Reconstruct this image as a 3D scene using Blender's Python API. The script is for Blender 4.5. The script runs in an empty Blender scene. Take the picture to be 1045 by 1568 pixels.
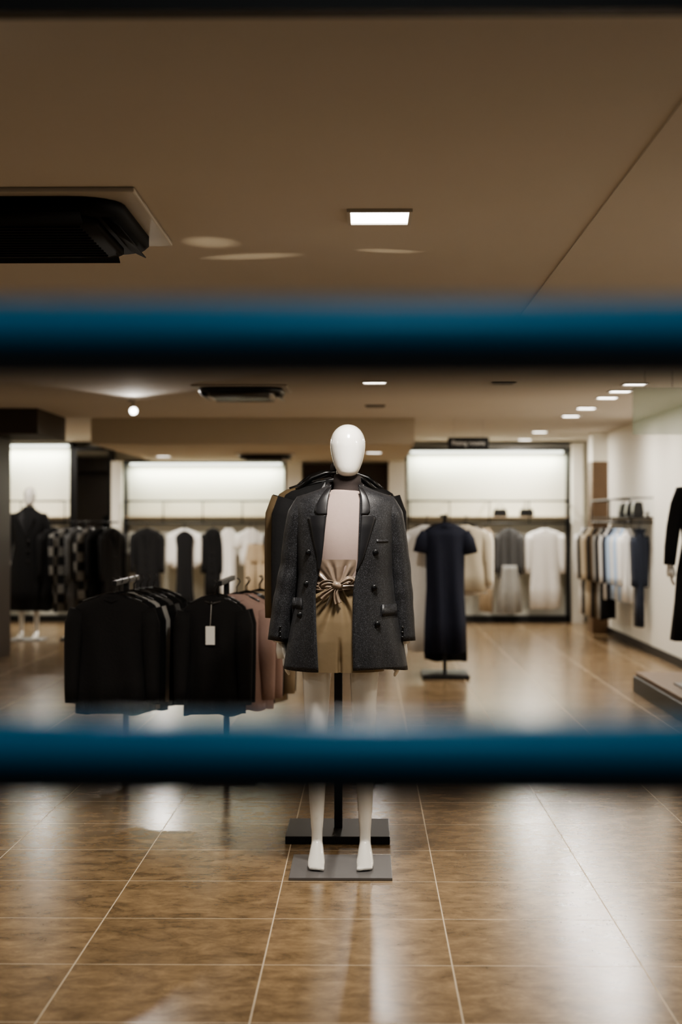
import bpy, math, random
from mathutils import Vector, Matrix
random.seed(7)
S = bpy.context.scene
pi = math.pi
K = 0.60   # overall interior light level

def lin(c):
    out=[]
    for v in c:
        v=v/255.0
        out.append(v/12.92 if v<=0.04045 else ((v+0.055)/1.055)**2.4)
    return (out[0],out[1],out[2],1.0)

# ------------------------------------------------------------------ materials
def mat(name, rgb, rough=0.6, metal=0.0, var=0.12, nscale=12.0, bump=0.0, bscale=80.0, sheen=0.0, coat=0.0, emit=None, estr=0.0, trans=0.0, alpha=1.0, spec=None):
    m=bpy.data.materials.new(name); m.use_nodes=True
    nt=m.node_tree; b=nt.nodes['Principled BSDF']
    c=lin(rgb)
    tc=nt.nodes.new('ShaderNodeTexCoord')
    if var>0:
        n=nt.nodes.new('ShaderNodeTexNoise'); n.inputs['Scale'].default_value=nscale; n.inputs['Detail'].default_value=5
        nt.links.new(tc.outputs['Object'],n.inputs['Vector'])
        mx=nt.nodes.new('ShaderNodeMix'); mx.data_type='RGBA'
        mx.inputs[6].default_value=tuple(x*(1-var) for x in c[:3])+(1,)
        mx.inputs[7].default_value=tuple(min(1,x*(1+var)) for x in c[:3])+(1,)
        nt.links.new(n.outputs['Fac'],mx.inputs[0]); nt.links.new(mx.outputs[2],b.inputs['Base Color'])
    else:
        b.inputs['Base Color'].default_value=c
    b.inputs['Roughness'].default_value=rough; b.inputs['Metallic'].default_value=metal
    if sheen: b.inputs['Sheen Weight'].default_value=sheen
    if coat: b.inputs['Coat Weight'].default_value=coat; b.inputs['Coat Roughness'].default_value=0.05
    if spec is not None: b.inputs['Specular IOR Level'].default_value=spec
    if trans: b.inputs['Transmission Weight'].default_value=trans
    if alpha<1: b.inputs['Alpha'].default_value=alpha
    if emit: b.inputs['Emission Color'].default_value=lin(emit); b.inputs['Emission Strength'].default_value=estr
    if bump>0:
        n2=nt.nodes.new('ShaderNodeTexNoise'); n2.inputs['Scale'].default_value=bscale; n2.inputs['Detail'].default_value=4
        nt.links.new(tc.outputs['Object'],n2.inputs['Vector'])
        bp=nt.nodes.new('ShaderNodeBump'); bp.inputs['Strength'].default_value=bump; bp.inputs['Distance'].default_value=0.01
        nt.links.new(n2.outputs['Fac'],bp.inputs['Height']); nt.links.new(bp.outputs['Normal'],b.inputs['Normal'])
    return m

def floor_material():
    m=bpy.data.materials.new('floor_tiles'); m.use_nodes=True
    nt=m.node_tree; b=nt.nodes['Principled BSDF']; N=nt.nodes.new; L=nt.links.new
    geo=N('ShaderNodeNewGeometry'); sep=N('ShaderNodeSeparateXYZ'); L(geo.outputs['Position'],sep.inputs[0])
    def mth(op,a,bv=None,c=None):
        n=N('ShaderNodeMath'); n.operation=op
        for i,v in enumerate((a,bv,c)):
            if v is None: continue
            if isinstance(v,(int,float)): n.inputs[i].default_value=v
            else: L(v,n.inputs[i])
        return n.outputs[0]
    T=0.605
    def edge(o,off):
        u=mth('DIVIDE',mth('ADD',o,off),T)
        fr=mth('FRACT',u)
        d=mth('ABSOLUTE',mth('SUBTRACT',fr,0.5))
        return mth('GREATER_THAN',d,0.5-0.0021/T), mth('FLOOR',u)
    ex,ix=edge(sep.outputs['X'],0.329+T*40)
    ey,iy=edge(sep.outputs['Y'],-5.22+T*40)
    g=mth('MAXIMUM',ex,ey)
    comb=N('ShaderNodeCombineXYZ'); L(ix,comb.inputs[0]); L(iy,comb.inputs[1])
    wn=N('ShaderNodeTexWhiteNoise'); L(comb.outputs[0],wn.inputs['Vector'])
    va=N('ShaderNodeVectorMath'); va.operation='MULTIPLY_ADD'; L(wn.outputs['Color'],va.inputs[0]); va.inputs[1].default_value=(30,30,30); L(geo.outputs['Position'],va.inputs[2])
    mp=N('ShaderNodeMapping'); mp.inputs['Scale'].default_value=(1.0,1.3,1); L(va.outputs[0],mp.inputs['Vector'])
    n1=N('ShaderNodeTexNoise'); n1.inputs['Scale'].default_value=8; n1.inputs['Detail'].default_value=9; n1.inputs['Roughness'].default_value=0.74; n1.inputs['Distortion'].default_value=0.35
    L(mp.outputs[0],n1.inputs['Vector'])
    cr=N('ShaderNodeValToRGB'); e=cr.color_ramp.elements
    e[0].position=0.35; e[0].color=lin((104,86,64)); e[1].position=0.72; e[1].color=lin((168,142,108))
    L(n1.outputs['Fac'],cr.inputs[0])
    tv=N('ShaderNodeMix'); tv.data_type='RGBA'; tv.blend_type='MULTIPLY'; tv.inputs[0].default_value=1
    sc=mth('MULTIPLY_ADD',wn.outputs['Value'],0.14,0.9)
    cc=N('ShaderNodeCombineColor'); [L(sc,cc.inputs[i]) for i in range(3)]
    L(cr.outputs[0],tv.inputs[6]); L(cc.outputs[0],tv.inputs[7])
    mx=N('ShaderNodeMix'); mx.data_type='RGBA'; L(g,mx.inputs[0]); L(tv.outputs[2],mx.inputs[6]); mx.inputs[7].default_value=lin((200,184,158))
    L(mx.outputs[2],b.inputs['Base Color'])
    r=mth('MULTIPLY_ADD',n1.outputs['Fac'],0.10,0.16); r2=mth('MAXIMUM',r,mth('MULTIPLY',g,0.6)); L(r2,b.inputs['Roughness'])
    b.inputs['Specular IOR Level'].default_value=0.5
    bp=N('ShaderNodeBump'); bp.inputs['Strength'].default_value=0.05; bp.inputs['Distance'].default_value=0.003
    h=mth('SUBTRACT',n1.outputs['Fac'],g); L(h,bp.inputs['Height']); L(bp.outputs['Normal'],b.inputs['Normal'])
    return m

def tweed_material():
    m=mat('charcoal_tweed',(33,34,39),0.48,var=0,bump=0.08,bscale=450,sheen=0.03)
    nt=m.node_tree; b=nt.nodes['Principled BSDF']; tc=[n for n in nt.nodes if n.type=='TEX_COORD'][0]
    n=nt.nodes.new('ShaderNodeTexNoise'); n.inputs['Scale'].default_value=380; n.inputs['Detail'].default_value=2
    nt.links.new(tc.outputs['Object'],n.inputs['Vector'])
    cr=nt.nodes.new('ShaderNodeValToRGB'); e=cr.color_ramp.elements
    e[0].position=0.50; e[0].color=lin((15,16,18)); e[1].position=0.80; e[1].color=lin((86,87,93))
    nt.links.new(n.outputs['Fac'],cr.inputs[0]); nt.links.new(cr.outputs[0],b.inputs['Base Color'])
    return m

def plaid_material():
    m=mat('buffalo_plaid',(40,40,40),0.9,var=0)
    nt=m.node_tree; b=nt.nodes['Principled BSDF']; tc=[n for n in nt.nodes if n.type=='TEX_COORD'][0]
    ck=nt.nodes.new('ShaderNodeTexChecker'); ck.inputs['Scale'].default_value=9
    ck.inputs['Color1'].default_value=lin((20,20,22)); ck.inputs['Color2'].default_value=lin((120,118,113))
    nt.links.new(tc.outputs['Object'],ck.inputs['Vector']); nt.links.new(ck.outputs['Color'],b.inputs['Base Color'])
    return m

M={}
M['floor']=floor_material()
M['ceil']=mat('ceiling_paint',(208,201,191),0.85,var=0.03,nscale=1.5)
M['wall']=mat('wall_paint_cream',(232,229,218),0.8,var=0.03,nscale=2)
M['bay']=mat('bay_backing_cream',(230,227,212),0.75,var=0.03,nscale=2)
M['bulk']=mat('bulkhead_paint',(190,178,158),0.85,var=0.04,nscale=2)
M['brown']=mat('brown_laminate',(104,82,60),0.5,var=0.15,nscale=6)
M['darkbrown']=mat('dark_brown_paint',(52,41,33),0.6,var=0.1,nscale=4)
M['black']=mat('black_powder_coat',(14,14,15),0.45,var=0.1)
M['blackplas']=mat('black_plastic',(10,10,11),0.3,var=0.1)
M['mattblack']=mat('matt_black_plastic',(9,9,9),0.75,var=0.1,spec=0.2)
M['steel']=mat('brushed_dark_steel',(70,68,66),0.35,metal=0.9,var=0.1)
M['greyplate']=mat('grey_steel_plate',(112,110,110),0.45,metal=0.4,var=0.08,nscale=30)
M['white']=mat('mannequin_gloss_white',(226,223,215),0.22,var=0.02,coat=0.6)
M['whiteplas']=mat('white_plastic',(190,184,174),0.4,var=0.03)
M['tweed']=tweed_material()
M['satin']=mat('charcoal_lapel_wool',(17,17,20),0.4,var=0.15,nscale=200,bump=0.04,bscale=400,sheen=0.05)
M['mauve']=mat('mauve_knit',(156,138,131),0.8,var=0.05,nscale=60,bump=0.06,bscale=300)
M['collar']=mat('dark_brown_knit',(42,34,32),0.85,var=0.1,bump=0.1,bscale=250)
M['khaki']=mat('khaki_satin',(124,109,86),0.34,var=0.10,nscale=8,bump=0.10,bscale=25)
M['sash']=mat('taupe_satin',(130,115,101),0.30,var=0.10,nscale=8,bump=0.10,bscale=30)
M['blk']=mat('black_wool',(11,11,13),0.9,var=0.2,bump=0.2,bscale=60)
M['blkknit']=mat('black_knit',(16,15,16),0.85,var=0.2,bump=0.3,bscale=90)
M['navy']=mat('navy_jersey',(18,24,44),0.8,var=0.12,bump=0.3,bscale=20)
M['whitecloth']=mat('white_cotton',(238,236,231),0.85,var=0.04,bump=0.3,bscale=18)
M['cream']=mat('cream_cotton',(214,204,182),0.85,var=0.05,bump=0.3,bscale=18)
M['beige']=mat('beige_cotton',(180,162,136),0.85,var=0.06,bump=0.3,bscale=18)
M['tan']=mat('tan_wool',(98,82,58),0.85,var=0.1,bump=0.3,bscale=30)
M['pink']=mat('dusty_pink_knit',(186,158,148),0.85,var=0.08,bump=0.3,bscale=40)
M['grey']=mat('grey_marl_knit',(88,88,88),0.9,var=0.2,nscale=60,bump=0.3,bscale=50)
M['lgrey']=mat('light_grey_jersey',(168,168,164),0.85,var=0.08,bump=0.3,bscale=20)
M['blue']=mat('pale_blue_poplin',(178,200,226),0.8,var=0.05,bump=0.3,bscale=20)
M['denim']=mat('dark_denim',(34,40,54),0.85,var=0.15,bump=0.3,bscale=60)
M['plaid']=plaid_material()
M['paper']=mat('price_tag_paper',(240,238,232),0.7,var=0.02)
M['bluebar']=mat('blue_enamel',(0,130,172),0.4,var=0.06,nscale=4)
M['barstrip']=mat('black_bar_strip',(6,7,9),0.8,var=0.1)
M['header']=mat('dark_aluminium',(50,48,46),0.5,metal=0.3,var=0.08)
M['lamp']=mat('lamp_diffuser',(255,250,240),0.5,var=0,emit=(255,251,243),estr=9)
M['cove']=mat('led_strip_diffuser',(255,255,250),0.5,var=0,emit=(250,255,240),estr=3)
M['lampoff']=mat('lamp_diffuser_off',(120,112,102),0.4,var=0.02)
M['mirror']=mat('mirror_glass',(170,175,175),0.04,metal=1.0,var=0)
M['acryl']=mat('green_tint_acrylic',(205,225,205),0.08,var=0,alpha=0.35)
M['pavement']=mat('pavement_concrete',(90,88,85),0.85,var=0.15,nscale=8,bump=0.2)

# ------------------------------------------------------------------ mesh builder
class B:
    def __init__(s): s.v=[];s.f=[];s.mi=[];s.sm=[];s.m=[]
    def _m(s,m):
        if m not in s.m: s.m.append(m)
        return s.m.index(m)
    def add(s,vs,fs,m,smooth=True):
        o=len(s.v); s.v+= [tuple(v) for v in vs]; k=s._m(m)
        for f in fs: s.f.append([i+o for i in f]); s.mi.append(k); s.sm.append(smooth)
    def loft(s,rings,m,closed=True,cap=True,smooth=True):
        n=len(rings[0]); vs=[p for r in rings for p in r]; fs=[]
        for i in range(len(rings)-1):
            for j in range(n if closed else n-1):
                a=i*n+j; b=i*n+(j+1)%n; fs.append([a,b,b+n,a+n])
        if cap and closed:
            fs.append(list(range(n))[::-1]); fs.append([(len(rings)-1)*n+j for j in range(n)])
        s.add(vs,fs,m,smooth)
    def tube(s,pts,rad,m,seg=10,sy=1.0,cap=True):
        pts=[Vector(p) for p in pts]
        if isinstance(rad,(int,float)): rad=[rad]*len(pts)
        rings=[]; ref=None
        for i,p in enumerate(pts):
            t=(pts[min(i+1,len(pts)-1)]-pts[max(i-1,0)]).normalized()
            if ref is None:
                ref=Vector((0,1,0)) if abs(t.y)<0.8 else Vector((1,0,0))
            u=(ref-t*ref.dot(t)).normalized(); w=t.cross(u); ref=u
            rings.append([p+ (u*math.cos(2*pi*k/seg)*sy+w*math.sin(2*pi*k/seg))*rad[i] for k in range(seg)])
        s.loft(rings,m,cap=cap)
    def box(s,x0,x1,y0,y1,z0,z1,m):
        vs=[(x0,y0,z0),(x1,y0,z0),(x1,y1,z0),(x0,y1,z0),(x0,y0,z1),(x1,y0,z1),(x1,y1,z1),(x0,y1,z1)]
        s.add(vs,[[0,3,2,1],[4,5,6,7],[0,1,5,4],[1,2,6,5],[2,3,7,6],[3,0,4,7]],m,False)
    def disc(s,c,r,h,m,seg=16,axis='y'):
        c=Vector(c); d={'y':Vector((0,1,0)),'z':Vector((0,0,1)),'x':Vector((1,0,0))}[axis]
        s.tube([c-d*h/2,c+d*h/2],r,m,seg)
    def xform(s,mt):
        s.v=[tuple(mt@Vector(v)) for v in s.v]
    def build(s,name,parent=None,bevel=0,sub=0,remesh=0,solid=0,smoothit=0):
        xs=[v[0] for v in s.v];ys=[v[1] for v in s.v];zs=[v[2] for v in s.v]
        o=Vector(((min(xs)+max(xs))/2,(min(ys)+max(ys))/2,min(zs)))
        me=bpy.data.meshes.new(name); me.from_pydata([tuple(Vector(v)-o) for v in s.v],[],s.f)
        for m in s.m: me.materials.append(m)
        for p,k,q in zip(me.polygons,s.mi,s.sm): p.material_index=k; p.use_smooth=q
        me.update()
        ob=bpy.data.objects.new(name,me); S.collection.objects.link(ob); ob.location=o
        if remesh:
            r=ob.modifiers.new('r','REMESH'); r.mode='VOXEL'; r.voxel_size=remesh; r.use_smooth_shade=True
        if smoothit:
            r=ob.modifiers.new('s','SMOOTH'); r.iterations=smoothit; r.factor=0.5
        if solid:
            r=ob.modifiers.new('so','SOLIDIFY'); r.thickness=solid; r.offset=0
        if bevel:
            r=ob.modifiers.new('b','BEVEL'); r.width=bevel; r.segments=2; r.limit_method='ANGLE'
        if sub:
            r=ob.modifiers.new('ss','SUBSURF'); r.levels=sub; r.render_levels=sub
        if parent:
            ob.parent=parent; ob.matrix_parent_inverse=Matrix.Translation(-parent.location)
        return ob
def empty(name,loc):
    e=bpy.data.objects.new(name,None); e.location=loc; e.empty_display_size=0.1; S.collection.objects.link(e); return e
def bx(name,x0,x1,y0,y1,z0,z1,m,parent=None,bevel=0):
    b=B(); b.box(x0,x1,y0,y1,z0,z1,m); return b.build(name,parent,bevel)
def area(name,loc,sx,sy,power,col=(1,1,1),rot=(0,0,0),parent=None,spread=pi):
    l=bpy.data.lights.new(name,'AREA'); l.shape='RECTANGLE'; l.size=sx; l.size_y=sy; l.energy=power; l.color=col; l.spread=spread
    o=bpy.data.objects.new(name,l); o.location=loc; o.rotation_euler=rot; S.collection.objects.link(o)
    if parent: o.parent=parent; o.matrix_parent_inverse=Matrix.Translation(-parent.location)
    return o
def spot(name,loc,target,power,ang,col=(1,1,1),blend=0.5,size=0.04,parent=None,scale=None):
    l=bpy.data.lights.new(name,'SPOT'); l.energy=power; l.spot_size=math.radians(ang); l.spot_blend=blend; l.color=col; l.shadow_soft_size=size
    o=bpy.data.objects.new(name,l); o.location=loc
    o.rotation_euler=(Vector(target)-Vector(loc)).to_track_quat('-Z','Y').to_euler(); S.collection.objects.link(o)
    if scale: o.scale=scale
    if parent: o.parent=parent; o.matrix_parent_inverse=Matrix.Translation(-parent.location)
    return o

CE=2.53; BK=23.2; WR=3.04; WL=-5.6
# ------------------------------------------------------------------ room shell
bx('floor',WL-0.1,4.4,2.9,BK+0.2,-0.1,0,M['floor'])
bx('pavement',WL-0.1,4.4,-4,2.9,-0.12,-0.02,M['pavement'])
bx('ceiling',WL-0.1,4.4,3.0,BK+0.2,CE,CE+0.12,M['ceil'])
bx('ceiling_lowered_section',0.835,WR,3.1,10.2,CE-0.006,CE,M['ceil'])
bx('wall_back',WL-0.1,4.4,BK,BK+0.15,0,CE,M['wall'])
bx('wall_left',WL-0.1,WL,3.0,BK,0,CE,M['wall'])
bx('wall_right',WR,WR+0.12,3.1,20.5,0,CE,M['wall'])
bx('wall_right_rear',3.45,3.6,20.5,BK,0,CE,M['wall'])
bx('baseboard_right',WR-0.015,WR,3.1,20.5,0,0.09,M['black'])
bx('window_header_trim',WL-0.1,4.4,2.95,3.0,2.345,CE+0.12,M['header'])
bx('trim_door_pillar',2.84,3.04,20.5,20.9,0,2.16,M['brown'])
bx('trim_beam_rear',2.84,3.45,20.5,20.9,2.16,CE,M['wall'])
# bulkheads
bx('ceiling_bulkhead',-2.99,0.53,17.7,BK,2.25,CE,M['bulk'])
bx('ceiling_bulkhead_side',WL,-3.25,16.1,17.6,2.28,CE,M['darkbrown'])
bx('wall_pillar_left',WL,-3.78,16.3,17.3,0,2.28,M['darkbrown'])

# wall bays (framed, with led coves)
def bay(x0,x1,ztop,pw=1.0):
    e=empty('wall_display_bay',((x0+x1)/2,BK-0.2,0))
    b=B(); f=0.035
    b.box(x0,x0+f,BK-0.32,BK,0,ztop,M['black']); b.box(x1-f,x1,BK-0.32,BK,0,ztop,M['black'])
    b.box(x0,x1,BK-0.32,BK,ztop,ztop+f,M['black']); b.box(x0,x1,BK-0.32,BK,0,0.08,M['black'])
    b.build('frame',e)
    bx('backing_panel',x0+f,x1-f,BK-0.03,BK-0.002,0.08,ztop,M['bay'],e)
    bx('led_strip',x0+0.08,x1-0.08,BK-0.20,BK-0.14,ztop-0.03,ztop-0.002,M['cove'],e)
    area('led_light',((x0+x1)/2,BK-0.17,ztop-0.05),x1-x0-0.2,0.06,pw*27*(x1-x0)/2.3,(0.95,1,0.88),(math.radians(4),0,0),e)
    b=B()
    for z in (1.69,1.38):
        b.tube([(x0+0.04,BK-0.62,z),(x1-0.04,BK-0.62,z)],0.012,M['black'],8)
    n=int((x1-x0)/0.7)+1
    for i in range(n+1):
        xx=x0+0.05+(x1-x0-0.1)*i/n
        b.tube([(xx,BK-0.62,1.69),(xx,BK-0.02,1.69)],0.008,M['black'],6)
        b.tube([(xx,BK-0.62,1.38),(xx,BK-0.62,1.69)],0.008,M['black'],6)
    b.box(x0+0.05,x1-0.05,BK-0.5,BK-0.02,1.46,1.475,M['beige'])
    b.build('hanging_rail',e)
    return e
bayL2=bay(-5.45,-4.13,2.49)
bayL=bay(-3.41,-1.11,2.23)
bayR=bay(0.557,2.86,2.40)
bx('trim_column_1',-3.56,-3.41,BK-0.45,BK,0,2.25,M['wall'])
bx('trim_column_2',-1.11,-0.90,BK-0.4,BK,0,2.25,M['wall'])
bx('door_1',-0.89,0.31,BK-0.09,BK-.005,0,2.22,M['darkbrown'])
bx('trim_column_3',0.32,0.557,BK-0.4,BK,0,2.25,M['wall'])
bx('trim_column_4',2.87,3.02,BK-0.5,BK,0,2.5,M['wall'])
# standing mirror
e=empty('wall_mirror',(-3.83,BK-0.2,0))
b=B(); b.box(-4.12,-3.57,BK-0.3,BK-0.001,0.0,2.45,M['black']); b.build('frame',e)
bx('mirror_pane',-4.07,-3.62,BK-0.31,BK-0.301,0.1,2.40,M['mirror'],e)

# ------------------------------------------------------------------ ceiling lights
WARM=(1.0,0.935,0.855)
def downlight(x,y,size=0.20,power=12,on=True,z=CE):
    e=empty('recessed_ceiling_light',(x,y,z))
    b=B(); h=size/2; t=0.012; hy=h*1.15
    b.box(x-h-t,x+h+t,y-hy-t,y-hy,z-0.012,z,M['whiteplas'] if on else M['steel']); b.box(x-h-t,x+h+t,y+hy,y+hy+t,z-0.012,z,M['whiteplas'])
    b.box(x-h-t,x-h,y-hy,y+hy,z-0.012,z,M['whiteplas']); b.box(x+h,x+h+t,y-hy,y+hy,z-0.012,z,M['whiteplas'])
    b.build('housing',e)
    bx('diffuser',x-h,x+h,y-hy,y+hy,z-0.006,z-0.001,M['lamp'] if on else M['lampoff'],e)
    if on: area('lamp',(x,y,z-0.014),size*0.95,size*1.1,power*K,WARM,(0,0,0),e)
downlight(0.05,5.94,0.21,100)
downlight(0.07,13.0,0.17,30)
for y,p in ((13.2,28),(13.95,28),(14.7,32),(16.1,42),(17.3,55),(20.4,55),(22.3,55)):
    downlight(2.17,y,0.17,p)
downlight(1.1,13.1,0.17,0,False)
downlight(0.09,15.8,0.17,0,False)
downlight(-4.45,22.3,0.17,40)
downlight(-2.6,20.9,0.17,120,True,2.25)
downlight(0.1,19.8,0.17,30,True,2.25)
downlight(-4.0,18.5,0.17,45)  # added downlight, put in to brighten the left rear mannequin
downlight(-4.3,12.5,0.17,25)  # this and the downlights below: added fill, outside the frame
downlight(-3.2,6.5,0.25,45)
downlight(2.6,6.0,0.25,50)
downlight(-3.6,9.5,0.25,15)
downlight(2.8,10.2,0.17,40)
# ceiling spotlight
def ceiling_spot(x,y,tgt,power,ang,lit=True):
    e=empty('ceiling_spotlight',(x,y,CE))
    b=B(); b.disc((x,y,CE-0.01),0.05,0.02,M['whiteplas'],20,'z'); b.tube([(x,y,CE-0.02),(x,y,CE-0.07)],0.008,M['whiteplas'])
    c=Vector((x,y,CE-0.09)); d=(Vector(tgt)-c).normalized()
    b.tube([c-d*0.05,c-d*0.045,c+d*0.04,c+d*0.05],[0.025,0.035,0.042,0.042],M['whiteplas'],20); b.build('housing',e)
    b=B(); b.tube([c+d*0.050,c+d*0.053],0.036,M['lamp'],20); b.build('lens',e)
    spot('lamp',c+d*0.07,tgt,power*K,ang,WARM,0.6,0.035,e)
ceiling_spot(-2.14,15.0,(-1.4,9.3,0.7),120,75)
ceiling_spot(-1.15,3.4,(-0.08,6.7,1.38),50,26)  # added out-of-frame spot, put in to light the mannequin from the front
# added unseen uplights, put in to cast the light patches on the ceiling
def patch_uplight(x,y,tgts):
    e=empty('added_patch_uplight',(x,y,0)); b=B(); b.tube([(x,y,0),(x,y,.05),(x,y,.06)],[.06,.055,.04],M['black'],20); b.build('can',e)
    for tgt,power,ang,sc in tgts:
        spot('lamp',(x,y,.075),tgt,power,ang,(1,.86,.62),1.0,.01,e,sc)
patch_uplight(-1.3,3.5,[((-.62,6.5,2.53),240,3.8,(1,.8,1)),((-.48,6.85,2.53),300,7,(1,.22,1))])
patch_uplight(.9,3.5,[((.09,6.72,2.53),260,4.6,(1,.22,1))])

# ------------------------------------------------------------------ air conditioner cassettes
def rrect(cx,cy,w,d,r,z,n=6):
    pts=[]
    for (sx,sy,a0) in ((1,1,0),(-1,1,90),(-1,-1,180),(1,-1,270)):
        for i in range(n+1):
            a=math.radians(a0+90*i/n)
            pts.append((cx+sx*(w/2-r)+r*math.cos(a)*1.0,cy+sy*(d/2-r)+r*math.sin(a),z))
    return pts
def cassette(cx,cy,w,z=CE,near=False):
    e=empty('air_conditioner',(cx,cy,z)); dk=M['mattblack'] if near else M['blackplas']
    b=B(); b.box(cx-w/2,cx+w/2,cy-w/2,cy+w/2,z-0.018,z,M['whiteplas']); b.build('trim_panel',e,bevel=0.006)
    k=w*0.88
    b=B(); b.loft([rrect(cx,cy,k,k,0.16,z-0.018),rrect(cx,cy,k,k,0.16,z-0.05),rrect(cx,cy,k-0.03,k-0.03,0.15,z-0.065)],dk); b.build('air_outlet',e)
    b=B(); q=k*0.80
    b.loft([rrect(cx,cy,q,q,0.08,z-0.060),rrect(cx,cy,q,q,0.08,z-0.085),rrect(cx,cy,q-0.02,q-0.02,0.07,z-0.09)],dk if near else M['whiteplas'])
    b.build('grille_frame',e)
    b=B()
    n=12
    for i in range(n):
        yy=cy-q*0.4+q*0.8*i/(n-1); b.box(cx-q*0.42,cx+q*0.42,yy-0.009,yy+0.009,z-0.097,z-0.088,dk)
    b.build('grille_slats',e)
    b=B(); fm=M['mattblack'] if near else M['steel']
    for s in (-1,1):
        yy=cy+s*k*0.452
        b.add([(cx-k*0.36,yy-0.03,z-0.066),(cx+k*0.36,yy-0.03,z-0.066),(cx+k*0.36,yy+0.03,z-0.095),(cx-k*0.36,yy+0.03,z-0.095)],[[0,1,2,3]],fm)
        xx=cx+s*k*0.452
        b.add([(xx-0.03,cy-k*0.36,z-0.066),(xx-0.03,cy+k*0.36,z-0.066),(xx+0.03,cy+k*0.36,z-0.095),(xx+0.03,cy-k*0.36,z-0.095)],[[0,1,2,3]],fm)
    b.build('louver_flaps',e,solid=0.004)
cassette(-1.31,5.95,1.08,near=True)
cassette(-1.03,13.6,0.78)
cassette(-1.25,20.3,0.72,z=2.25)

# hanging sign
e=empty('hanging_sign',(1.13,18,2.34))
bx('sign_board',0.905,1.355,17.98,18.02,2.205,2.335,M['black'],e,0.004)
b=B(); b.tube([(0.97,18,2.33),(0.97,18,CE)],0.003,M['whiteplas'],6); b.tube([(1.29,18,2.33),(1.29,18,CE)],0.003,M['whiteplas'],6); b.build('hanger_rods',e)
fc=bpy.data.curves.new('sign_lettering','FONT'); fc.body='Fitting rooms'; fc.size=0.068; fc.extrude=0.002; fc.align_x='CENTER'; fc.materials.append(M['paper'])
fo=bpy.data.objects.new('sign_lettering',fc); S.collection.objects.link(fo); fo.location=(1.13,17.975,2.25); fo.rotation_euler=(pi/2,0,0)
fo.parent=e; fo.matrix_parent_inverse=Matrix.Translation(-e.location)
# hanging acrylic panel right
e=empty('hanging_acrylic_panel',(2.3,12.0,2.25))
bx('acrylic_sheet',1.96,2.85,12.0,12.012,2.05,2.40,M['acryl'],e)
b=B(); b.tube([(2.05,12.006,2.395),(2.05,12.006,CE)],0.002,M['steel'],6); b.tube([(2.25,12.006,2.395),(2.25,12.006,CE)],0.002,M['steel'],6);b.tube([(2.75,12.006,2.395),(2.75,12.006,CE)],0.002,M['steel'],6); b.build('suspension_wires',e)

# ------------------------------------------------------------------ garments
def garment(name,x,y,z,w,L,m,kind='top',ang=0,parent=None,thick=0.045,hook=0.07,extra=None,flare=1.0,fold=0.012,trim=None):
    """z = height of the collar; the hook continues above to the rail."""
    b=B(); ph=random.random()*6
    W=w/2; N=40
    def ring(zz,a,t,th=None,cx=0):
        th=thick if th is None else th
        r=[]
        for k in range(N):
            q=2*pi*k/N; c=math.cos(q); s_=math.sin(q)
            xx=a*(abs(c)**0.85)*(1 if c>=0 else -1)
            yy=th*s_ + fold*t*math.sin(xx/ max(a,0.01)*7+ph+zz*3)+ fold*0.5*t*math.sin(xx*37+ph*2)
            r.append((cx+xx,yy,zz+(0.012*math.sin(ph+xx*25) if zz<-L*.98 else 0)))
        return r
    if kind in('top','tee','dress','coat','vest'):
        lv=[(0,.045,0,.03),(-.012,.065,0,.035),(-.03,W*.55,0.1,.035),(-.05,W*.80,.1,.04),(-.066,W*.90,.15,.042),(-.085,W*.94,.2,thick),(-.13,W*.93,.3,thick),(-.22,W*.84,.5,thick),
            (-L*.5,W*.82,.8,thick),(-L*.75,W*(.86+.04*flare),1.0,thick),(-L,W*.9*flare,1.3,thick)]
        b.loft([ring(a,c,d,t) for a,c,d,t in lv],m)
        if kind in('top','coat'):
            ll=min(0.62,L*0.92)
            for s in(-1,1):
                b.tube([(s*W*.84,0,-.085),(s*W*.93,0,-.16),(s*W*.97,-.01,-ll*.5),(s*W*1.0,-.015,-ll*.85),(s*W*1.0,-.012,-ll)],[.05,.055,.047,.038,.036],m,12,sy=.7)
        if kind=='tee':
            for s in(-1,1):
                b.tube([(s*W*.80,0,-.09),(s*W*.98,0,-.16),(s*W*1.08,-.005,-.27)],[.055,.062,.068],m,12,sy=.6)
        b.tube([(-.06,0,-.012),(-.035,-.03,-.03),(0,-.042,-.04),(.035,-.03,-.03),(.06,0,-.012)],.009,trim or m,8)
        if kind=='coat':
            for s in(-1,1):
                b.add([(0,-thick-.012,-.30),(s*.05,-thick-.014,-.10),(s*.085,-thick-.010,-.07),(s*.05,-.03,-.01)],[[0,1,2,3]],trim or m,False)
            for i in range(3): b.disc((.0,-thick-.016,-.36-.12*i),.011,.008,M['blackplas'],10,'y')
    if kind=='trousers':
        b.loft([ring(a,c,d,.035) for a,c,d in ((0,W*.7,.2),(-.04,W*.72,.2),(-.2,W*.9,.5),(-.27,W*.9,.5))],m)
        for s in(-1,1):
            b.loft([ring(a,c,d,.03,s*o) for a,c,d,o in ((-.22,W*.45,.4,W*.46),(-L*.6,W*.42,.8,W*.5),(-L,W*.44,1.0,W*.52))],m)
    if kind=='skirt':
        b.loft([ring(a,c,d,.04) for a,c,d in ((0,W*.55,.2),(-.05,W*.6,.6),(-L*.5,W*.85,1.6),(-L,W*1.0,2.4))],m)
    hk=[(0,0,-.01),(0,0,hook-.03)]+[(.018*math.sin(a)*1.0, 0, hook-.018+.018*(1-math.cos(a))+0.0) for a in (0.6,1.5,2.4,3.14)]
    b.tube(hk,.0032,M['steel'],6)
    b.tube([(-W*.72,0,-.045),(-W*.35,0,-.012),(0,0,.004),(W*.35,0,-.012),(W*.72,0,-.045)],.009,M['blackplas'],8)
    if extra: extra(b,thick)
    b.xform(Matrix.Translation((x,y,z))@Matrix.Rotation(ang,4,'Z'))
    return b.build(name,parent)

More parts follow.
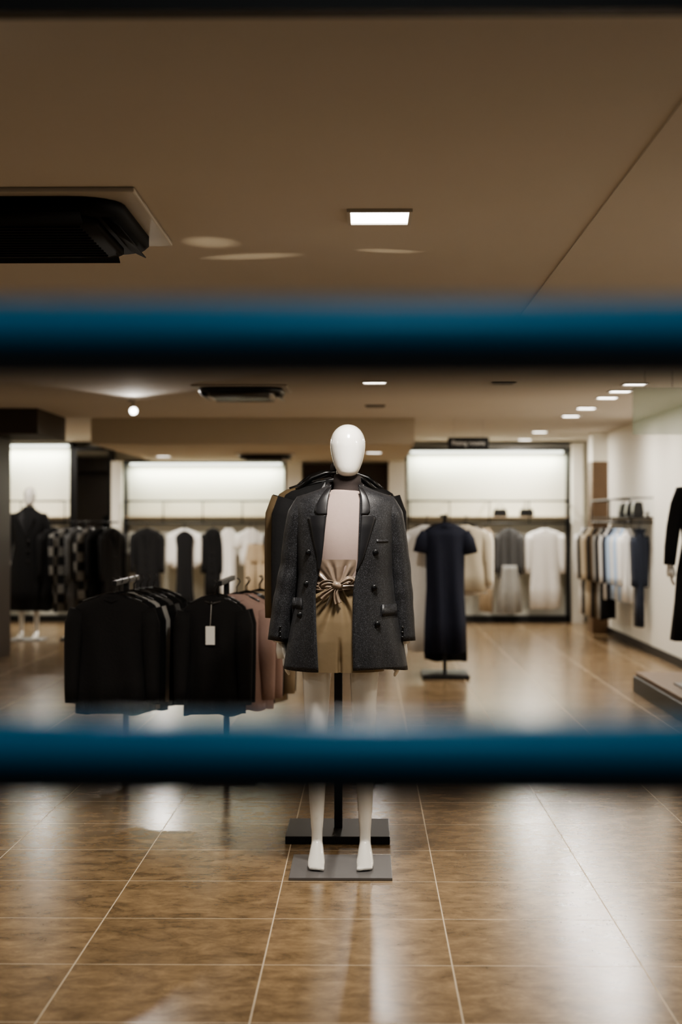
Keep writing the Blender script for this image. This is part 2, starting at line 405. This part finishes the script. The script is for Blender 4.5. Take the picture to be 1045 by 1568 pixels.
def tag(px,pz):
    def f(b,th):
        b.box(px-.025,px+.025,-th-.022,-th-.020,pz-.10,pz,M['paper'])
        b.tube([(px,-th-.02,pz),(px+.005,-.045,-.03)],.0012,M['paper'],5)
    return f

# --- T-stand racks -------------------------------------------------
def tstand(name,x,y,zr,x_len,y_len,base_w,base_d,pole_y=None,pr=0.016):
    e=empty(name,(x,y,0)); b=B(); py=y if pole_y is None else pole_y
    b.box(x-base_w/2,x+base_w/2,py-base_d/2,py+base_d/2,0.0,0.035,M['black'])
    b.box(x-pr,x+pr,py-pr,py+pr,0.035,zr,M['black'])
    b.box(x-pr*.8,x+pr*.8,y-y_len/2,y+y_len/2,zr-.014,zr+.014,M['black'])
    b.build('stand_frame',e,bevel=0.003); return e

# rack directly behind the mannequin
r=tstand('clothes_stand',-0.124,7.42,1.68,0,0.5,0.46,0.44,7.38,0.0185)
def bighanger(b,th):
    for s in(-1,1):
        b.tube([(0,0,.035),(s*.05,0,.03),(s*.11,0,.008),(s*.17,0,-.045)],[.008,.011,.013,.012],M['blackplas'],10)
garment('black_blazer',-0.13,7.22,1.60,0.50,0.70,M['blk'],'coat',0.04,r,trim=M['satin'],hook=.09,extra=bighanger)
garment('brown_blazer',-0.155,7.31,1.605,0.52,0.72,M['tan'],'coat',-0.03,r,hook=.09)
garment('black_blazer_rear',-0.15,7.47,1.61,0.54,0.74,M['blk'],'coat',0.03,r,hook=.09,extra=bighanger)
garment('black_jacket',-0.10,7.56,1.61,0.50,0.70,M['blkknit'],'coat',-0.03,r,hook=.09,extra=bighanger)
# left racks
r=tstand('clothes_stand',-1.36,9.25,1.08,0,0.9,0.36,0.5)
cs=[('black_cardigan',M['blkknit']),('black_sweater',M['blk']),('grey_trim_cardigan',M['lgrey']),('black_top',M['blk']),('charcoal_top',M['grey']),('black_blouse',M['blkknit']),('black_jumper',M['blk'])]
for i,(n,m) in enumerate(cs):
    garment(n,-1.38+(0 if i<1 else .022*i),8.86+i*.12,1.02,0.44-(.03 if i in(2,4) else 0),0.66 if i else .64,m,'top',random.uniform(-.05,.05),r,flare=1.0,fold=.02)
r=tstand('clothes_stand',-0.79,9.25,1.08,0,0.9,0.36,0.5)
cs=[('black_tee',M['blkknit'],'top'),('black_top',M['blk'],'top'),('pink_sweater',M['pink'],'top'),('pink_cardigan',M['pink'],'top'),('black_jumper',M['blk'],'top'),('beige_sweater',M['beige'],'top'),('black_cardigan',M['blkknit'],'top')]
xo=[-.02,-.01,.09,.13,.13,.19,.19]
for i,(n,m,k) in enumerate(cs):
    garment(n,-0.81+xo[i],8.86+i*.12,1.01,0.35,0.64,m,k,random.uniform(-.05,.05),r,extra=tag(-.01,-.16) if i==0 else None,flare=1.02,trim=M['steel'] if i==0 else None,fold=.02)
# right mid rack
r=tstand('clothes_stand',0.72,15.2,1.46,0,0.9,0.42,0.6,14.9)
garment('navy_dress',0.72,14.78,1.40,0.42,1.18,M['navy'],'tee',0.05,r,flare=1.05,thick=.06,fold=.02)
garment('white_dress',0.55,14.95,1.38,0.42,1.15,M['whitecloth'],'tee',-0.05,r,flare=1.0)
garment('black_dress',0.74,15.1,1.38,0.42,1.25,M['blk'],'tee',0.02,r,flare=1.05)
garment('cream_blouse',0.92,15.3,1.38,0.46,0.62,M['cream'],'top',0,r)
garment('white_blouse',0.95,15.45,1.38,0.44,0.66,M['whitecloth'],'top',0,r)

# --- garments in the wall bays
RY=BK-0.62
def hang(lst,parent):
    for n,x,w,L,m,k in lst:
        garment(n,x,RY+random.uniform(-.015,.015),1.31,w,L,M[m],k,random.uniform(-.15,.15),parent,flare=1.0)
hang([('black_coat',-3.03,.42,1.2,'blk','coat'),('white_blouse',-2.52,.42,.55,'whitecloth','top'),('black_coat_slim',-2.12,.26,.95,'blk','coat'),
      ('white_shirt_dress',-1.90,.24,1.0,'whitecloth','dress'),('cream_top',-1.60,.32,.5,'whitecloth','tee'),('black_top',-1.27,.22,.9,'blk','coat')],bayL)
garment('black_pinafore_dress',-2.50,RY-.10,1.27,.27,1.15,M['blk'],'dress',0,bayL,flare=1.4)
garment('beige_trousers',-1.52,RY-.10,1.10,.32,.88,M['beige'],'trousers',0,bayL,hook=.25)
hang([('beige_dress',1.66,.22,1.15,'beige','dress'),('grey_knit_top',1.98,.34,.70,'grey','top'),
      ('white_shirt_dress',2.48,.48,1.10,'whitecloth','top'),('cream_top',1.40,.28,.9,'whitecloth','tee'),('tan_dress',1.0,.3,1.1,'beige','dress')],bayR)
garment('light_grey_skirt',1.98,RY-.06,0.80,.36,.66,M['lgrey'],'skirt',0,bayR,hook=.5)
hang([('black_coat',-5.1,.45,1.1,'blk','coat'),('grey_coat',-4.75,.4,1.0,'grey','coat'),('black_jacket',-4.4,.4,.9,'blk','coat')],bayL2)
# handbags on the shelf
for x in (1.88,2.25):
    b=B(); b.loft([[(x+a*s,RY+.3+c*.05,z) for s,c in ((-1,-1),(1,-1),(1,1),(-1,1))] for a,z in ((.09,1.476),(.10,1.50),(.085,1.57),(.08,1.58))],M['blackplas'],smooth=False)
    b.tube([(x-.05,RY+.3,1.58),(x-.04,RY+.3,1.63),(x+.04,RY+.3,1.63),(x+.05,RY+.3,1.58)],.005,M['blackplas'],6)
    b.build('handbag',bevel=0.006)

# --- left rear rack with plaid coats
r=tstand('clothes_stand',-3.35,19.4,1.40,0,0.2,0.5,0.5)
b=B(); b.tube([(-3.80,19.4,1.40),(-2.95,19.4,1.40)],.012,M['black']); b.build('cross_rail',r)
for i,(n,m) in enumerate([('black_coat','blk'),('plaid_coat','plaid'),('grey_coat','grey'),('plaid_shirt','plaid'),('black_jacket','blk'),('dark_coat','blkknit')]):
    garment(n,-3.72+i*.14,19.4+random.uniform(-.02,.02),1.33,.42,.9+.1*random.random(),M[m],'coat',1.0+random.uniform(-.2,.2),r,hook=.07)

# --- right wall rail (runs along the wall)
e=empty('wall_clothes_rail',(2.80,18.8,1.4))
b=B(); b.tube([(2.80,17.3,1.40),(2.80,20.3,1.40)],.012,M['black'])
for y in (17.3,18.8,20.3):
    b.tube([(2.80,y,1.40),(WR,y,1.40)],.009,M['black'],6); b.tube([(2.80,y,1.40),(2.80,y,1.66)],.009,M['black'],6); b.tube([(2.80,y,1.66),(WR,y,1.66)],.009,M['black'],6)
b.tube([(2.80,17.3,1.66),(2.80,20.3,1.66)],.009,M['black'],6)
b.box(2.80,WR,17.3,20.3,1.445,1.46,M['black'])
b.build('rail_frame',e)
cols=['denim','grey','whitecloth','blue','whitecloth','blue','denim','whitecloth','blk','lgrey','tan','blk','beige','cream','blk','whitecloth']
for i,c in enumerate(cols):
    y=17.45+i*.18
    garment('hanging_shirt_%d'%(i+1),(2.935 if i<2 else 2.90-.012*i)+random.uniform(-.008,.008),y,1.33,.10 if i<2 else .20,1.05 if i<2 or i>7 else .80,M[c],'top',random.uniform(-.2,.1),e,flare=1.0)
for i in range(3):
    b=B(); x=2.92; y=17.6+i*.45
    b.loft([[(x+a*s,y+c*.09,z) for s,c in ((-1,-1),(1,-1),(1,1),(-1,1))] for a,z in ((.05,1.461),(.06,1.5),(.045,1.60),(.03,1.62))],M['blackplas'],smooth=False)
    b.build('handbag',bevel=0.006)
# small rail at the rear right
e=empty('wall_clothes_rail',(3.1,22.0,1.4))
b=B(); b.tube([(3.18,21.1,1.38),(3.18,22.9,1.38)],.012,M['black']); b.tube([(3.18,21.2,1.38),(3.45,21.2,1.38)],.009,M['black'],6); b.tube([(3.18,22.8,1.38),(3.45,22.8,1.38)],.009,M['black'],6); b.build('rail_frame',e)
for i,c in enumerate(['tan','beige','cream','pink','tan','grey']):
    garment('hanging_top_%d'%(i+1),3.18,21.3+i*.22,1.31,.38,1.1,M[c],'top',0,e)

# ------------------------------------------------------------------ mannequin
def mannequin_body(parent,ox,oy,oz=0,legx=(-.117,.078),legb=(-.116,.082),arms=((-.272,.94),(.243,.935)),pole=False):
    b=B(); m=M['white']; N=28
    def el(cx,cy,z,rx,ry): return [(cx+rx*math.cos(2*pi*k/N),cy+ry*math.sin(2*pi*k/N),z) for k in range(N)]
    H=[(1.600,.016,.020,-.036),(1.605,.031,.038,-.034),(1.615,.042,.053,-.028),(1.635,.052,.069,-.018),(1.665,.062,.082,-.008),(1.70,.0695,.091,.0),
       (1.73,.0725,.095,.004),(1.755,.070,.092,.006),(1.775,.0635,.083,.006),(1.792,.052,.068,.006),(1.804,.038,.050,.006),(1.812,.022,.028,.006),(1.815,.006,.008,.006)]
    b.loft([el(.011,c,z,rx,ry) for z,rx,ry,c in H],m)
    b.loft([el(.008,.015,z,r,r*1.05) for z,r in ((1.46,.07),(1.52,.052),(1.58,.046),(1.66,.044))],m)
    T=[(.855,.10,.07),(.88,.145,.085),(.93,.155,.090),(1.0,.145,.088),(1.09,.118,.080),(1.18,.13,.090),(1.28,.15,.105),(1.36,.158,.105),(1.43,.162,.09),(1.48,.15,.075),(1.515,.10,.06),(1.54,.055,.05)]
    b.loft([el(0,0,z,rx,ry) for z,rx,ry in T],m)
    for s,(lt,lb) in ((-1,(legx[0],legb[0])),(1,(legx[1],legb[1]))):
        b.tube([(lt,0,.90),(lt,0,.80),(lt*.99+lb*.01,-.005,.66),(lt*.5+lb*.5,-.015,.52),(lb,-.008,.47),(lb,.012,.36),(lb,.02,.24),(lb,.022,.14),(lb,.025,.08)],
               [.068,.059,.052,.043,.040,.038,.031,.0235,.024],m,20)
        Fs=[(.068,.062,.012,.018),(.058,.060,.021,.035),(.03,.075,.026,.045),(.0,.066,.029,.038),(-.04,.048,.033,.030),(-.08,.036,.037,.0225),(-.11,.030,.036,.0165),(-.135,.025,.030,.0115),(-.148,.023,.018,.007)]
        b.loft([[(lb+rx*math.cos(2*pi*k/20),y,zc+rz*math.sin(2*pi*k/20)) for k in range(20)] for y,zc,rx,rz in Fs],m)
        for i in range(5):
            tx=lb+s*(-.026+i*.0125)*1.0; r=.0105 if i==0 else .0075
            b.tube([(tx,-.115,.026),(tx,-.14,.024),(tx,-.155+.004*i,.021),(tx,-.160+.004*i,.020)],[r,r,r*.9,r*.3],m,10)
        ax,az=arms[0] if s<0 else arms[1]
        b.tube([(s*.12,0,1.46),(s*.175,.0,1.455),(s*.198,.005,1.38),(s*.222,.02,1.19),(ax*.94,.02,1.12),(ax,-.0,az+.02),(ax,-.0,az-.02)],[.05,.05,.043,.037,.036,.025,.023],m,16)
    b.xform(Matrix.Translation((ox,oy,oz)))
    o=b.build('body',parent,remesh=.007,smoothit=3)
    for s in(-1,1):
        ax,az=arms[0] if s<0 else arms[1]
        b=B(); z0=az-.005
        b.tube([(ax,0,z0+.02),(ax,0,z0-.01),(ax-s*.004,-.002,z0-.05),(ax-s*.006,-.004,z0-.085)],[.022,.026,.034,.031],m,14,sy=1.0)
        for i,(fy,fl) in enumerate(((-.026,.058),(-.010,.068),(.006,.063),(.020,.048))):
            b.tube([(ax-s*.006,fy,z0-.075),(ax-s*.008,fy-.002,z0-.085-fl*.4),(ax-s*.016,fy-.002,z0-.085-fl*.75),(ax-s*.026,fy,z0-.085-fl)],[.0085,.008,.007,.0045],m,10)
        b.tube([(ax-s*.004,-.026,z0-.025),(ax-s*.008,-.045,z0-.055),(ax-s*.014,-.050,z0-.080),(ax-s*.018,-.050,z0-.095)],[.011,.009,.008,.005],m,10)
        b.xform(Matrix.Translation((ox-s*.014,oy+.06,oz))); b.build('hand_left' if s<0 else 'hand_right',parent)
    return o

OX,OY=-0.085,6.70
hero=empty('mannequin',(OX,OY,0))
bx('base_plate',-0.305,0.105,6.44,6.89,0,0.012,M['greyplate'],hero,0.002)
mannequin_body(hero,OX,OY)

def interp(tab,z):
    if z<=tab[0][0]: return tab[0][1:]
    for (a,b_) in zip(tab,tab[1:]):
        if z<=b_[0]:
            t=(z-a[0])/(b_[0]-a[0])
            return tuple(p+(q-p)*t for p,q in zip(a[1:],b_[1:]))
    return tab[-1][1:]
JT=[(.815,.252,.152),(.90,.238,.149),(1.0,.220,.143),(1.1,.200,.137),(1.2,.190,.134),(1.3,.194,.135),(1.4,.202,.126),(1.46,.208,.112),(1.495,.206,.100),(1.515,.188,.092),(1.53,.150,.085),(1.545,.105,.078),(1.56,.075,.070)]
OPL=[(.815,-.106),(.983,-.115),(1.144,-.119),(1.251,-.0946),(1.546,-.062),(1.57,-.060)]
OPR=[(.815,.034),(.983,.031),(1.144,.034),(1.251,.053),(1.546,.062),(1.57,.060)]
def jf(x,z,off=0.0):
    a,bb=interp(JT,z); u=max(-.98,min(.98,x/a)); return -bb*(1-abs(u)**2.3)**(1/2.3)-off
def jfold(q,z):
    t=max(0,(1.25-z)/.45)
    return 1+ .020*t*math.sin(5*q+1.0)+.016*t*math.sin(9*q+z*6)+.008*math.sin(14*z+3*q)
b=B(); rings=[]; NJ=96
zs=[.815+ (1.56-.815)*i/46 for i in range(47)]
for z in zs:
    a,bb=interp(JT,z); xl=max(-.97*a,interp(OPL,z)[0]); xr=min(.97*a,interp(OPR,z)[0])
    e_=2/2.3
    qL=-math.asin(min(1,(abs(xl)/a)**(1/e_)))*1.0; qR=math.asin(min(1,(abs(xr)/a)**(1/e_)))
    r=[]
    for k in range(NJ+1):
        q=qR+(2*pi+qL-qR)*k/NJ; sn=math.sin(q); cs=math.cos(q); f=jfold(q,z)
        w_=min(1,min(k,NJ-k)/6); f=1+(f-1)*w_
        r.append((a*f*math.copysign(abs(sn)**e_,sn),-bb*f*math.copysign(abs(cs)**e_,cs),z+.006*math.sin(3*q)*(1 if z<.83 else 0)))
    rings.append(r)
b.loft(rings,M['tweed'],closed=False)
b.xform(Matrix.Translation((OX,OY,0))); b.build('blazer_body',hero,solid=.007)
b=B()
for s,bx_ in((-1,.276),(1,.246)):
    pts=[(s*.135,0,1.485),(s*.166,.0,1.482),(s*.186,.0,1.44),(s*.203,.008,1.36),(s*.220,.015,1.24),(s*(.222+bx_)/2*1.0,.012,1.10),(s*bx_,.0,.925)]
    rad=[.035,.048,.052,.050,.048,.046,.043]
    P=[];R=[]
    for i in range(len(pts)-1):
        for k in range(8):
            t=k/8; P.append(Vector(pts[i]).lerp(Vector(pts[i+1]),t)); R.append(rad[i]+(rad[i+1]-rad[i])*t)
    P.append(Vector(pts[-1])); R.append(rad[-1])
    rings=[]; SG=36
    for i,(p,rr_) in enumerate(zip(P,R)):
        t=(P[min(i+1,len(P)-1)]-P[max(i-1,0)]).normalized()
        u=Vector((0,1,0)); u=(u-t*u.dot(t)).normalized(); w=t.cross(u)
        ring=[]
        for k in range(SG):
            q=2*pi*k/SG
            am=.04*math.exp(-((p.z-1.16)/.12)**2)+.010
            f=1+am*math.sin(p.z*60+2.2*math.sin(q+s)+1.5*q)*(.6+.4*math.sin(q*2))+.010*math.sin(p.z*21+q)
            if i<10: f=1+(f-1)*i/10
            ring.append(p+(u*math.cos(q)*1.1+w*math.sin(q))*rr_*f)
        rings.append(ring)
    b.loft(rings,M['tweed'])
    for i in range(3): b.disc((s*(bx_-.012),-.050,.945+.02*i),.0048,.006,M['blackplas'],10,'y')
b.xform(Matrix.Translation((OX,OY,0))); b.build('blazer_sleeves',hero)
# lapels and collar
def strip(rows,m,off,b,lift=.006):
    n=6; rr=[]
    for z,xi,xo in rows:
        rr.append([(xi+(xo-xi)*k/n, jf(xi+(xo-xi)*k/n,z,off+lift*math.sin(pi*min(1,k/n)*.9)),z) for k in range(n+1)])
    b.loft(rr,m,closed=False)
def dense(rows,k=4):
    out=[]
    for a,c in zip(rows,rows[1:]):
        for i in range(k): t=i/k; out.append(tuple(p+(q-p)*t for p,q in zip(a,c)))
    out.append(rows[-1]); return out
b=B()
strip(dense([(1.215,-.104,-.106),(1.27,-.091,-.112),(1.34,-.083,-.129),(1.40,-.078,-.142),(1.432,-.074,-.150),(1.440,-.072,-.138)]),M['satin'],.007,b,.002)
strip(dense([(1.215,.046,.048),(1.27,.055,.076),(1.34,.060,.098),(1.40,.063,.116),(1.432,.064,.127),(1.440,.065,.114)]),M['satin'],.007,b,.002)
strip(dense([(1.442,-.071,-.110),(1.460,-.070,-.122),(1.48,-.069,-.118),(1.50,-.067,-.107),(1.52,-.065,-.096),(1.54,-.060,-.084),(1.556,-.055,-.070)],2),M['satin'],.008,b,.002)
strip(dense([(1.442,.065,.090),(1.460,.066,.102),(1.48,.066,.102),(1.50,.066,.097),(1.52,.065,.090),(1.54,.060,.080),(1.556,.055,.070)],2),M['satin'],.008,b,.002)
rr=[]
for z,rx,ry in((1.535,.083,.078),(1.56,.075,.072),(1.585,.070,.066),(1.575,.077,.074)):
    rr.append([(rx*math.sin(q),.012-ry*math.cos(q),z-.012*(1+math.cos(q))) for q in [ .9+(2*pi-1.8)*k/30 for k in range(31)]])
b.loft(rr,M['satin'],closed=False)
b.xform(Matrix.Translation((OX,OY,0))); b.build('blazer_lapels',hero,solid=.003)
b=B()
for x,z in((-.148,1.291),(-.156,1.163),(-.183,1.037),(.125,1.291),(.120,1.149),(.133,1.002)):
    y=jf(x,z,.007); b.tube([(x,y+.004,z),(x,y-.004,z),(x,y-.006,z)],[.0125,.0125,.009],M['blackplas'],16)
b.xform(Matrix.Translation((OX,OY,0))); b.build('blazer_buttons',hero)
b=B()
for x0,x1,z0 in((.150,.212,1.035),(-.215,-.175,1.06)):
    strip([(z0,x0,x1),(z0+.02,x0,x1),(z0+.046,x0+.002,x1-.002)],M['tweed'],.008,b,.001)
strip([(1.33,.128,.175),(1.343,.128,.175)],M['tweed'],.005,b,.001)
b.xform(Matrix.Translation((OX,OY,0))); b.build('blazer_pocket_flaps',hero,solid=.003)
# sweater
def el2(cx,cy,z,rx,ry,N=48,amp=0,fr=8,ph=0):
    return [(cx+rx*(1+amp*math.sin(fr*q+ph))*math.cos(q),cy+ry*(1+amp*math.sin(fr*q+ph))*math.sin(q),z) for q in [2*pi*k/N for k in range(N)]]
b=B()
T=[(1.10,.128,.096),(1.18,.138,.104),(1.28,.158,.118),(1.36,.166,.119),(1.43,.168,.103),(1.48,.157,.086),(1.515,.107,.072),(1.535,.070,.062),(1.55,.058,.058)]
b.loft([el2(0,0,z,rx,ry,amp=.006,fr=7,ph=z*25) for z,rx,ry in T],M['mauve'])
b.xform(Matrix.Translation((OX,OY,0))); b.build('sweater',hero,sub=1)
b=B(); b.loft([el2(.009,.013-.004,z,r,r*1.04,amp=.008,fr=5,ph=z*90) for z,r in((1.515,.070),(1.53,.064),(1.55,.058),(1.565,.0555),(1.575,.058),(1.59,.057),(1.605,.0535),(1.612,.0505),(1.608,.048))],M['collar'],cap=False)
b.xform(Matrix.Translation((OX,OY,0))); b.build('sweater_turtleneck',hero,sub=1)
# gathered satin shorts: a back shell plus a pleated front panel; folds radiate from the knot
KX,KZ=-.030,1.158
b=B()
b.loft([el2(-.02,.004,z,rx,ry,N=72) for z,rx,ry in((.845,.176,.100),(.93,.181,.108),(1.01,.168,.106),(1.09,.144,.096),(1.14,.129,.090))],M['khaki'])
for cx in(-.110,.073):
    b.loft([el2(cx,.004,z,rx,ry,N=48,amp=am,fr=4,ph=cx*20+z*3) for z,rx,ry,am in((.93,.07,.085,0),(.90,.085,.098,.01),(.85,.0885,.102,.015),(.806,.090,.103,.02))],M['khaki'])
def fr_y(x,z):
    w=interp([(.80,.200,.120),(.93,.200,.126),(1.01,.185,.124),(1.09,.160,.116),(1.14,.145,.110),(1.20,.145,.112),(1.28,.158,.118)],z)
    u=max(-.97,min(.97,(x+.02)/w[0])); return -w[1]*math.sqrt(1-u*u)
def panel(z0,z1,m,nz,top):
    rows=[]; NX=70
    for i in range(nz+1):
        z=z0+(z1-z0)*i/nz; row=[]
        for k in range(NX+1):
            x=-.165+.285*k/NX
            dx=x-KX; dz=z-KZ; rd=math.hypot(dx,dz)+1e-4; ph=math.atan2(dx,abs(dz)+.02)
            am=.0095*min(1,rd/.03)*math.exp(-rd/(.10 if top else .26))
            f=am*(math.sin(ph*13+.8)+.55*math.sin(ph*23+2+rd*14))
            if top: f*=max(0,min(1,(z1-z)/.03)); 
            else:
                f-=.024*math.exp(-((x+.020)/.007)**2)*max(0,min(1,(.95-z)/.10))
            row.append((x,fr_y(x,z)-f-(.0025 if top else .003),z))
        rows.append(row)
    b.loft(rows,m,closed=False)
panel(.806,1.150,M['khaki'],60,False)
b.xform(Matrix.Translation((OX,OY,0))); b.build('satin_shorts',hero)
b=B(); panel(1.165,1.262,M['sash'],26,True)
b.xform(Matrix.Translation((OX,OY,0))); b.build('sweater_tuck',hero)
b=B()
rows=[]
for i in range(15):
    z=1.138+.036*i/14
    rows.append([(x,fr_y(x,z)-.006-.004*math.sin(i/14*pi)-.0025*math.sin(i*1.3+x*22),z+.006*math.sin(x*14)) for x in [-.165+.285*k/50 for k in range(51)]])
b.loft(rows,M['sash'],closed=False)
def ribbon(path,wd,nseg=10):
    P=[Vector(p) for p in path]; Q=[];W=[]
    for i in range(len(P)-1):
        for k in range(5):
            t=k/5
            p0=P[max(i-1,0)];p1=P[i];p2=P[i+1];p3=P[min(i+2,len(P)-1)]
            Q.append(.5*((2*p1)+(p2-p0)*t+(2*p0-5*p1+4*p2-p3)*t*t+(3*p1-p0-3*p2+p3)*t*t*t)); W.append(wd[i]+(wd[i+1]-wd[i])*t)
    Q.append(P[-1]);W.append(wd[-1]); rows=[]
    for i,q in enumerate(Q):
        t=(Q[min(i+1,len(Q)-1)]-Q[max(i-1,0)]); t.y*=.4; t.normalize()
        n=Vector((-t.z,0,t.x)); n.normalize()
        rows.append([q+n*W[i]*(k/nseg-.5)*2+Vector((0,-.0045*math.cos(5.2*k/nseg*2)-.002,0)) for k in range(nseg+1)])
    b.loft(rows,M['sash'],closed=False)
fy=-.130
b.tube([(KX-.018,fy,KZ+.003),(KX-.010,fy-.010,KZ+.004),(KX+.006,fy-.012,KZ),(KX+.016,fy,KZ-.004)],[.009,.014,.013,.008],M['sash'],14)
ribbon([(KX,fy-.006,KZ),(KX-.025,fy-.014,KZ+.012),(KX-.050,fy-.012,KZ+.010),(KX-.066,fy-.004,KZ-.002),(KX-.050,fy+.002,KZ-.010)],[.005,.009,.012,.011,.006])
ribbon([(KX,fy-.006,KZ),(KX+.025,fy-.014,KZ+.016),(KX+.046,fy-.012,KZ+.026),(KX+.062,fy-.002,KZ+.020),(KX+.048,fy+.002,KZ+.006)],[.005,.010,.013,.012,.006])
ribbon([(KX-.004,fy-.008,KZ-.004),(KX-.030,fy-.012,KZ-.022),(KX-.052,fy-.008,KZ-.038),(KX-.066,fy-.006,KZ-.052)],[.005,.009,.013,.015])
ribbon([(KX+.003,fy-.008,KZ-.006),(KX-.004,fy-.012,KZ-.030),(KX-.002,fy-.010,KZ-.052),(KX+.004,fy-.008,KZ-.072)],[.005,.009,.012,.014])
b.xform(Matrix.Translation((OX,OY,0))); b.build('tied_sash',hero,solid=.0025)

# second mannequin (left rear) and third (right platform)
def dressed(x,y,z0):
    e=empty('mannequin',(x,y,z0))
    mannequin_body(e,x,y,z0,arms=((-.265,.92),(.265,.92)),legx=(-.09,.09),legb=(-.09,.09))
    bx('base_plate',x-.2,x+.2,y-.24,y+.2,z0,z0+.012,M['greyplate'],e)
    b=B()
    b.loft([el2(0,0,z,rx,ry,amp=am,fr=7,ph=z*4) for z,rx,ry,am in((.35,.26,.17,.06),(.6,.24,.16,.05),(.85,.215,.15,.04),(1.1,.17,.125,.02),(1.3,.195,.14,.01),(1.42,.205,.12,.01),(1.49,.195,.095,0),(1.53,.12,.08,0),(1.56,.075,.07,0),(1.585,.068,.066,0))],M['blk'])
    for s in(-1,1):
        b.tube([(s*.12,0,1.475),(s*.175,0,1.47),(s*.205,.01,1.37),(s*.235,.02,1.2),(s*.255,.01,1.05),(s*.268,0,.92)],[.04,.055,.056,.054,.05,.044],M['blk'],20)
        b.add([(0,-.150,1.22),(s*.07,-.148,1.38),(s*.10,-.125,1.45),(s*.055,-.085,1.555)],[[0,1,2,3]],M['satin'],False)
    for i in range(3): b.disc((.02,-.152+.006*i,1.18-.12*i),.012,.02,M['steel'],10)
    b.xform(Matrix.Translation((x,y,z0))); b.build('long_black_coat',e)
    return e
dressed(-4.02,19.4,0)
# display platform
e=empty('display_platform',(2.62,12.5,0))
bx('plinth',2.22,WR-.02,11.4,13.6,0,.13,M['black'],e,.004)
bx('platform_top',2.24,WR-.02,11.42,13.58,.13,.165,M['brown'],e,.004)
dressed(2.56,12.35,.166)

# ------------------------------------------------------------------ security grille in the foreground (outside the window)
e=empty('security_grille',(0,1.0,0))
b=B()
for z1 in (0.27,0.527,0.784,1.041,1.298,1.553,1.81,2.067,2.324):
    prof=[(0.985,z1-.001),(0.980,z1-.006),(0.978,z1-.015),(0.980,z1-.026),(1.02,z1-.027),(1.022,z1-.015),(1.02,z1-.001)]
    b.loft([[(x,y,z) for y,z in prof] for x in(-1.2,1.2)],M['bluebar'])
    b.box(-1.2,1.2,.984,1.016,z1-.047,z1-.0275,M['barstrip'])  # black strip below the blue section of each bar
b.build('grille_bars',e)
b=B()
for x in(-1.23,1.2): b.box(x,x+.03,.97,1.03,-.02,2.6,M['header'])
b.build('side_posts',e)

# added unseen light behind the camera, put in to light the grille
e=empty('added_grille_light',(0.2,-0.6,2.9))
bx('added_grille_light_housing',-0.3,0.7,-0.72,-0.48,2.9,2.96,M['whiteplas'],e)
area('added_grille_lamp',(0.2,-0.6,2.89),0.9,0.2,23,(0.85,0.95,1.0),(math.radians(35),0,0),e)

# ------------------------------------------------------------------ world
w=bpy.data.worlds.new('World'); S.world=w; w.use_nodes=True
w.node_tree.nodes['Background'].inputs[0].default_value=(0.60,0.58,0.54,1); w.node_tree.nodes['Background'].inputs[1].default_value=0.11

# ------------------------------------------------------------------ camera
cd=bpy.data.cameras.new('camera'); cam=bpy.data.objects.new('camera',cd); S.collection.objects.link(cam)
cam.location=(0,0,1.42); cam.rotation_euler=(pi/2+0.0052,0,0.0152)
cd.sensor_fit='HORIZONTAL'; cd.sensor_width=24; cd.lens=57.4
cd.dof.use_dof=True; cd.dof.focus_distance=6.6; cd.dof.aperture_fstop=2.0
cd.clip_start=0.05; cd.clip_end=100
S.camera=cam
S.view_settings.view_transform='AgX'
try: S.view_settings.look='AgX - Medium High Contrast'
except Exception as ex: print(ex)
